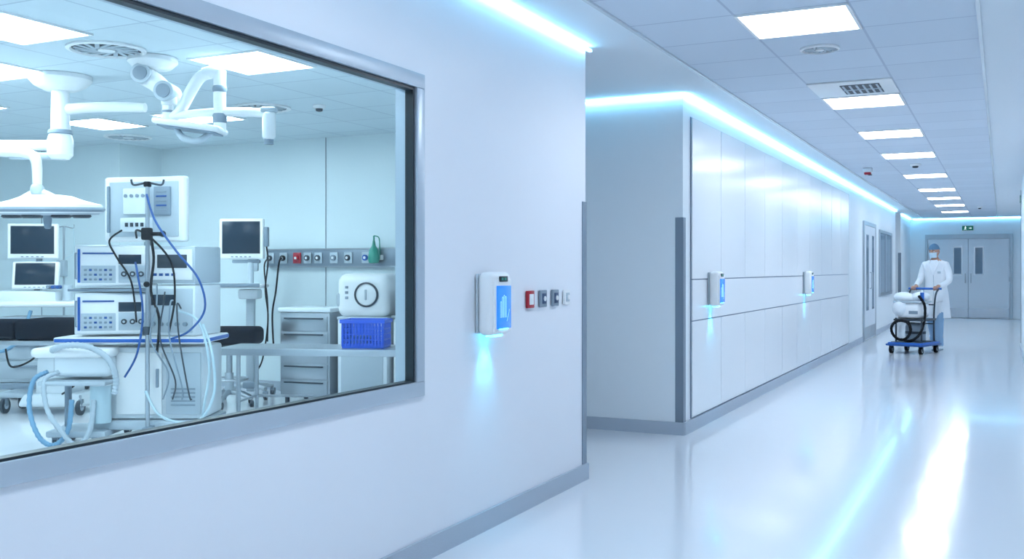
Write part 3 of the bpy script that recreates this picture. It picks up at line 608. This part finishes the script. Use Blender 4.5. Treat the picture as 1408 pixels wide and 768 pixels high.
# ---- ceiling supply pendant / camera arm
A=Asm('ceiling_camera_boom',(-4.95,4.91,0),CY)
A.lathe('canopy',m_white,[(0.16,2.698),(0.16,2.67),(0.12,2.63),(0.07,2.62)],(-0.08,0,0),n=32)
A.tube('upper_arm',m_white,[(-0.10,0,2.62),(-0.12,-0.02,2.58),(-0.03,-0.05,2.52),(0.04,-0.06,2.44),(0.05,-0.06,2.38)],[0.06,0.065,0.06,0.055,0.048],16)
A.cyl('joint',m_lgrey,(0.04,-0.15,2.46),(0.04,0.03,2.46),0.064,n=24); A.cyl('joint_cap',m_grey,(0.04,-0.158,2.46),(0.04,-0.15,2.46),0.045,n=20)
A.cyl('joint',m_lgrey,(-0.12,-0.12,2.58),(-0.12,0.05,2.58),0.064,n=24); A.cyl('joint_cap',m_grey,(-0.12,-0.128,2.58),(-0.12,-0.12,2.58),0.045,n=20)
A.cyl('drop_tube',m_white,(0.04,-0.06,2.25),(0.04,-0.06,2.46),0.034,n=20); A.cyl('drop_ring',m_grey,(0.04,-0.06,2.33),(0.04,-0.06,2.345),0.037,n=20)
A.tube('spring_arm',m_white,[(0.06,-0.06,2.30),(0.12,-0.06,2.34),(0.20,-0.07,2.48),(0.26,-0.08,2.56),(0.32,-0.08,2.58)],[0.03,0.035,0.038,0.038,0.034],14)
A.tube('spring_arm',m_white,[(0.28,-0.08,2.58),(0.34,-0.08,2.59),(0.40,-0.08,2.58)],[0.038,0.042,0.038],14)
A.cyl('drop_tube',m_white,(0.385,-0.08,2.20),(0.385,-0.08,2.60),0.04,n=20); A.lathe('ring',m_grey,[(0.042,2.50),(0.046,2.49),(0.046,2.47),(0.042,2.46)],(0.385,-0.08,0),24); A.lathe('ring',m_grey,[(0.042,2.32),(0.046,2.31),(0.046,2.27),(0.042,2.26)],(0.385,-0.08,0),24)
A.box('light_head',m_white,(0.20,-0.10,2.235),(0.44,0.22,0.04),0.018,(0,8,0),3); A.box('light_head_lens',m_grey,(0.20,-0.10,2.211),(0.38,0.18,0.012),0.004,(0,8,0))
A.tube('cross_arm',m_white,[(0.05,-0.06,2.30),(0.22,-0.08,2.32),(0.385,-0.08,2.33),(0.56,-0.09,2.33),(0.70,-0.10,2.32)],[0.026,0.028,0.03,0.03,0.028],12)
A.box('camera_head',m_white,(0.71,-0.10,2.24),(0.08,0.10,0.18),0.025,(0,0,20),4); A.cyl('camera_lens',m_grey,(0.71,-0.10,2.16),(0.71,-0.10,2.12),0.03,n=18); A.box('camera_bracket',m_lgrey,(0.71,-0.10,2.34),(0.10,0.09,0.035),0.014)
A.tube('diagonal_arm',m_lgrey,[(0.10,-0.1,2.24),(0.16,-0.12,2.16),(0.26,-0.12,2.14),(0.34,-0.10,2.2)],[0.018,0.022,0.022,0.018],12)
A.done()

# ================================================================== corridor trolley and person
TH=-17.5
A=Asm('cleaning_equipment_trolley',(-1.25,16.92,0),TH)
A.box('platform',m_blue,(0,0,0.15),(0.54,0.74,0.05),0.02,seg=3); A.box('platform_mat',m_dgrey,(0,0,0.178),(0.46,0.66,0.008),0.003); A.box('bumper',m_bluec,(0,0,0.135),(0.58,0.78,0.03),0.012)
for (x,y) in ((-0.23,-0.30),(0.23,-0.30),(-0.23,0.30),(0.23,0.30)):
    A.cyl('wheel',m_black,(x-0.02,y,0.058),(x+0.02,y,0.058),0.058,n=22); A.cyl('wheel',m_lgrey,(x-0.023,y,0.058),(x+0.023,y,0.058),0.028,n=14)
    for s in (-1,1): A.box('fork',m_dgrey,(x+s*0.028,y,0.09),(0.006,0.04,0.09),0.002)
    A.box('fork',m_dgrey,(x,y,0.125),(0.064,0.05,0.012),0.003)
for s in (-1,1):
    A.tube('upright',m_dgrey,[(s*0.2,0.30,0.17),(s*0.2,0.30,0.60),(s*0.21,0.34,0.90),(s*0.22,0.45,1.00)],0.014,10)
A.tube('handle_bar',m_blue,[(-0.26,0.45,1.0),(0.26,0.45,1.0)],0.017,12)
for z in (0.45,0.75): A.cyl('upright_rung',m_dgrey,(-0.2,0.30,z),(0.2,0.30,z),0.010,n=10)
A.lathe('drum',m_grey,[(0.13,0.185),(0.15,0.20),(0.15,0.42),(0.12,0.46),(0.05,0.47)],(0.02,0.02,0),28); A.lathe('drum_band',m_dgrey,[(0.154,0.30),(0.154,0.34)],(0.02,0.02,0),28)
A.tube('hose_coil',m_black,[(-0.10+0.15*math.cos(t*math.pi/6),-0.25+0.02*math.sin(t),0.36+0.15*math.sin(t*math.pi/6)) for t in range(12)],0.022,8,4,True,rib=0.08)
A.tube('hose_coil',m_black,[(-0.10,-0.24,0.22),(0.05,-0.28,0.20),(0.18,-0.24,0.30),(0.22,-0.15,0.50),(0.24,-0.18,0.75),(0.14,-0.16,0.90)],0.02,8,6,rib=0.08)
for s in (-1,1): A.cyl('front_post',m_dgrey,(s*0.2,-0.20,0.175),(s*0.2,-0.20,0.55),0.014,n=10)
A.box('upper_tray',m_dgrey,(0,0.04,0.52),(0.46,0.54,0.03),0.01)
A.box('canister',m_white,(-0.02,0.0,0.67),(0.40,0.44,0.26),0.08,seg=5); A.box('canister_lid',m_lgrey,(-0.02,0.0,0.80),(0.44,0.46,0.03),0.012)
A.sph('linen_bag',m_bag,(-0.12,-0.04,0.86),(0.17,0.20,0.09),12,(0,8,20)); A.sph('linen_bag',m_bag,(0.08,0.03,0.87),(0.15,0.18,0.085),12,(0,-10,0)); A.sph('linen_bag',m_bag,(-0.14,-0.14,0.70),(0.13,0.14,0.14),12,(0,-10,0))
A.box('label_band',m_grey,(0.08,-0.222,0.64),(0.14,0.006,0.05),0.002)
A.cyl('spray_bottle',m_blue,(0.17,-0.10,0.81),(0.17,-0.10,0.95),0.03,n=14); A.box('spray_trigger',m_white,(0.17,-0.12,0.97),(0.02,0.06,0.03),0.005)
A.done()

def skin_mesh(verts, edges, radii, sub=2):
    me=bpy.data.meshes.new('tmp'); me.from_pydata(verts,edges,[]); ob=bpy.data.objects.new('tmp',me); S.collection.objects.link(ob)
    md=ob.modifiers.new('s','SKIN'); md.use_smooth_shade=True
    for i,sv in enumerate(me.skin_vertices[0].data):
        r_=radii[i]; sv.radius=(r_,r_) if not hasattr(r_,'__len__') else r_
        sv.use_root=(i==0)
    sb=ob.modifiers.new('u','SUBSURF'); sb.levels=sub; sb.render_levels=sub
    dg=bpy.context.evaluated_depsgraph_get(); ev=ob.evaluated_get(dg); m2=bpy.data.meshes.new_from_object(ev)
    bpy.data.objects.remove(ob); return m2
px,py=-1.25+0.92*0.30, 16.92+0.92*0.954
V=[(0,0.02,0.92),(0,0.0,1.06),(0,-0.02,1.22),(0,-0.03,1.36),(0,-0.045,1.46),(0,-0.06,1.54),
   (0.10,0.02,0.86),(0.10,-0.12,0.50),(0.10,-0.13,0.30),(0.10,-0.17,0.09),
   (-0.10,0.02,0.86),(-0.10,0.02,0.49),(-0.10,0.12,0.30),(-0.10,0.21,0.115),
   (0.165,-0.03,1.375),(0.215,-0.03,1.24),(0.235,-0.07,1.12),(0.215,-0.23,1.07),(0.18,-0.37,1.035),
   (-0.165,-0.03,1.375),(-0.215,-0.03,1.24),(-0.235,-0.07,1.12),(-0.215,-0.23,1.07),(-0.18,-0.37,1.035)]
E=[(0,1),(1,2),(2,3),(3,4),(4,5),(0,6),(6,7),(7,8),(8,9),(0,10),(10,11),(11,12),(12,13),(3,14),(14,15),(15,16),(16,17),(17,18),(3,19),(19,20),(20,21),(21,22),(22,23)]
RD=[(0.15,0.11),(0.14,0.105),(0.155,0.115),(0.14,0.10),0.06,0.055, 0.095,0.070,0.066,0.058, 0.095,0.070,0.066,0.058, 0.075,0.060,0.054,0.047,0.036, 0.075,0.060,0.054,0.047,0.036]
bm_=skin_mesh(V,E,RD,2)
for m in (m_coat,m_scrub,m_skin): bm_.materials.append(m)
for p in bm_.polygons:
    c=p.center; p.use_smooth=True
    if c.z<0.86 and c.y>-0.30: p.material_index=1
    elif c.z>1.455 and abs(c.x)<0.09: p.material_index=2
    else: p.material_index=0
body=bpy.data.objects.new('body',bm_); S.collection.objects.link(body)
A=Asm('medical_worker',(px,py,0),TH); A.extra.append(body)
rings=[(1.45,0.075,0.065,-0.045),(1.425,0.13,0.085,-0.035),(1.38,0.185,0.105,-0.03),(1.28,0.195,0.125,-0.02),(1.12,0.175,0.122,-0.005),(1.02,0.172,0.124,0.0),(0.92,0.190,0.142,0.005),(0.78,0.205,0.165,0.005),(0.64,0.215,0.185,0.01),(0.52,0.222,0.20,0.015)]
n=40; vs=[];fs=[]
for (z,rx,ry,oy) in rings:
    for i in range(n):
        a=2*math.pi*i/n; wv=1+0.035*math.sin(a*7+z*3)*max(0,(1.05-z))/0.5
        vs.append((rx*math.cos(a)*wv, oy+ry*math.sin(a)*wv, z))
for j in range(len(rings)-1):
    for i in range(n): fs.append([j*n+i,j*n+(i+1)%n,(j+1)*n+(i+1)%n,(j+1)*n+i])
A.add('coat',m_coat,vs,fs)
A.tube('coat_placket',m_lgrey,[(0.01,-0.152,1.24),(0.01,-0.130,1.10),(0.01,-0.132,0.98),(0.01,-0.163,0.78),(0.01,-0.190,0.54)],0.004,6)
for s in (-1,1):
    A.tube('lapel',m_coat,[(s*0.055,-0.10,1.45),(s*0.07,-0.125,1.38),(s*0.04,-0.15,1.30),(0.008*s,-0.152,1.22)],[0.012,0.020,0.016,0.006],8)
    A.box('coat_pocket',m_coat,(s*0.11,-0.150,0.84),(0.11,0.012,0.12),0.005,(0,0,s*22))
A.box('chest_badge',m_lgrey,(0.10,-0.143,1.26),(0.05,0.008,0.035),0.002,(0,0,20))
A.xf((0,-0.075,1.60),(6,0,-8))
vs=[];fs=[];N=28;Mx=40
for j in range(N+1):
    ph=math.pi*j/N; z=-math.cos(ph); rr=math.sin(ph)
    for i in range(Mx):
        a=2*math.pi*i/Mx; x=rr*math.cos(a); y=rr*math.sin(a)
        w=0.076*(1-0.20*max(0,-z)**1.3); dp=0.094
        X=x*w; Y=y*dp; Z=z*0.113
        if z<0 and y>0.2: Y*=1-0.30*(-z)
        if y<-0.6 and abs(x)<0.5:
            Y-=0.020*math.exp(-((Z+0.018)/0.020)**2)*math.exp(-(X/0.014)**2)
            Y-=0.006*math.exp(-((Z-0.030)/0.012)**2)
            Y+=0.008*math.exp(-((Z-0.006)/0.012)**2)*(math.exp(-((X-0.030)/0.014)**2)+math.exp(-((X+0.030)/0.014)**2))
            Y-=0.007*math.exp(-((Z+0.055)/0.010)**2)*math.exp(-(X/0.024)**2)
            Y-=0.008*math.exp(-((Z+0.090)/0.014)**2)*math.exp(-(X/0.020)**2)
        vs.append((X,Y,Z))
for j in range(N):
    for i in range(Mx): fs.append([j*Mx+i,j*Mx+(i+1)%Mx,(j+1)*Mx+(i+1)%Mx,(j+1)*Mx+i])
A.add('head',m_skin,vs,fs)
for s in (-1,1):
    A.sph('eye',m_white,(s*0.030,-0.080,0.006),(0.013,0.010,0.008),8); A.sph('pupil',m_black,(s*0.030,-0.0895,0.006),(0.006,0.003,0.006),8)
    A.tube('eyebrow',m_black,[(s*0.016,-0.094,0.024),(s*0.030,-0.093,0.029),(s*0.046,-0.082,0.024)],0.0032,6)
    A.sph('ear',m_skin,(s*0.076,0.004,-0.004),(0.010,0.020,0.030),8,(0,s*8,0))
    A.tube('mask_loop',m_mask,[(s*0.060,-0.052,-0.022),(s*0.080,-0.01,-0.01),(s*0.082,0.02,0.0)],0.002,5)
A.tube('mouth',m_red,[(-0.02,-0.086,-0.056),(0,-0.094,-0.057),(0.02,-0.086,-0.056)],0.003,6)
vs=[];fs=[];K=16;L=8
for j in range(L+1):
    z=-0.008-0.088*j/L
    for i in range(K+1):
        a=-1.15+2.3*i/K; bul=0.024*math.cos(a)**2*math.exp(-((z+0.028)/0.045)**2)
        vs.append((0.073*math.sin(a)*(1-0.12*j/L), -0.091*math.cos(a)*(1-0.10*(j/L)**2)-0.006-bul, z))
for j in range(L):
    for i in range(K): fs.append([j*(K+1)+i,j*(K+1)+i+1,(j+1)*(K+1)+i+1,(j+1)*(K+1)+i])
A.add('mask',m_mask,vs,fs)
vs=[];fs=[];N=14
for j in range(N+1):
    t=j/N*1.38; z=math.cos(t); rr=math.sin(t)
    for i in range(Mx):
        a=2*math.pi*i/Mx; x=rr*math.cos(a); y=rr*math.sin(a); dz=-0.02*max(0,y)*(j/N)
        vs.append((x*0.084*(1+0.02*math.sin(9*a)), y*0.102+0.004, 0.014+z*0.118+dz))
for j in range(N):
    for i in range(Mx): fs.append([j*Mx+i,j*Mx+(i+1)%Mx,(j+1)*Mx+(i+1)%Mx,(j+1)*Mx+i])
A.add('cap',m_cap,vs,fs)
A.rst()
for s in (-1,1):
    cx=s*0.175
    A.sph('hand',m_skin,(cx,-0.415,1.030),(0.040,0.050,0.017),12,(12,0,0)); A.tube('hand',m_skin,[(s*0.18,-0.35,1.040),(cx,-0.39,1.033)],[0.026,0.030],12)
    for i,(off,ln,rr) in enumerate(((-0.030,0.9,0.0088),(-0.010,1.0,0.0092),(0.010,0.96,0.009),(0.029,0.8,0.0078))):
        x=cx+off
        A.tube('finger',m_skin,[(x,-0.43,1.034),(x,-0.468,1.0+0.030),(x,-0.468-0.028*ln,1.0+0.012),(x,-0.468-0.024*ln,1.0-0.014*ln),(x,-0.470+0.004,1.0-0.026*ln)],[rr*1.1,rr,rr*.95,rr*.88,rr*.7],8,4)
    A.tube('thumb',m_skin,[(cx-s*0.032,-0.405,1.024),(cx-s*0.044,-0.430,1.006),(cx-s*0.042,-0.450,0.986),(cx-s*0.032,-0.468,0.975)],[0.012,0.011,0.0098,0.008],8,4)
    A.tube('cuff',m_coat,[(s*0.190,-0.33,1.045),(s*0.182,-0.362,1.038)],[0.040,0.039],14)
for (x,y,pitch,z) in ((0.10,-0.20,0,0.0),(-0.10,0.17,-14,0.035)):
    A.xf((x,y,z),(pitch,0,0))
    A.box('shoe_sole',m_grey,(0,-0.02,0.013),(0.090,0.27,0.024),0.010,(0,0,0),3)
    A.sph('shoe',m_white,(0,-0.055,0.045),(0.046,0.105,0.038),12); A.sph('shoe',m_white,(0,0.05,0.055),(0.042,0.066,0.050),12)
    A.rst()
A.tube('trouser_hem',m_scrub,[(0.10,-0.15,0.20),(0.10,-0.165,0.075)],[0.070,0.074],16); A.tube('trouser_hem',m_scrub,[(-0.10,0.165,0.22),(-0.10,0.215,0.10)],[0.070,0.074],16)
A.done()

A=Asm('room_sign',(0.262,18.25,2.45)); A.box('plate',m_exit,(0,0,0),(0.008,0.16,0.12),0.002); A.box('plate_bracket',m_white,(0.011,0,0),(0.012,0.08,0.06),0.002); A.done()

# ------------------------------------------------------------------ world + camera
w=bpy.data.worlds.new('World'); S.world=w; w.use_nodes=True
w.node_tree.nodes['Background'].inputs[0].default_value=(0.6,0.75,0.9,1); w.node_tree.nodes['Background'].inputs[1].default_value=0.3
cam=bpy.data.cameras.new('Camera'); co=bpy.data.objects.new('Camera',cam); S.collection.objects.link(co)
co.location=(0,0,1.31); co.rotation_euler=(R(90),0,R(26.1)); cam.sensor_width=36; cam.lens=36*1376/1408; cam.shift_y=-14/1408; cam.clip_start=0.05
S.camera=co
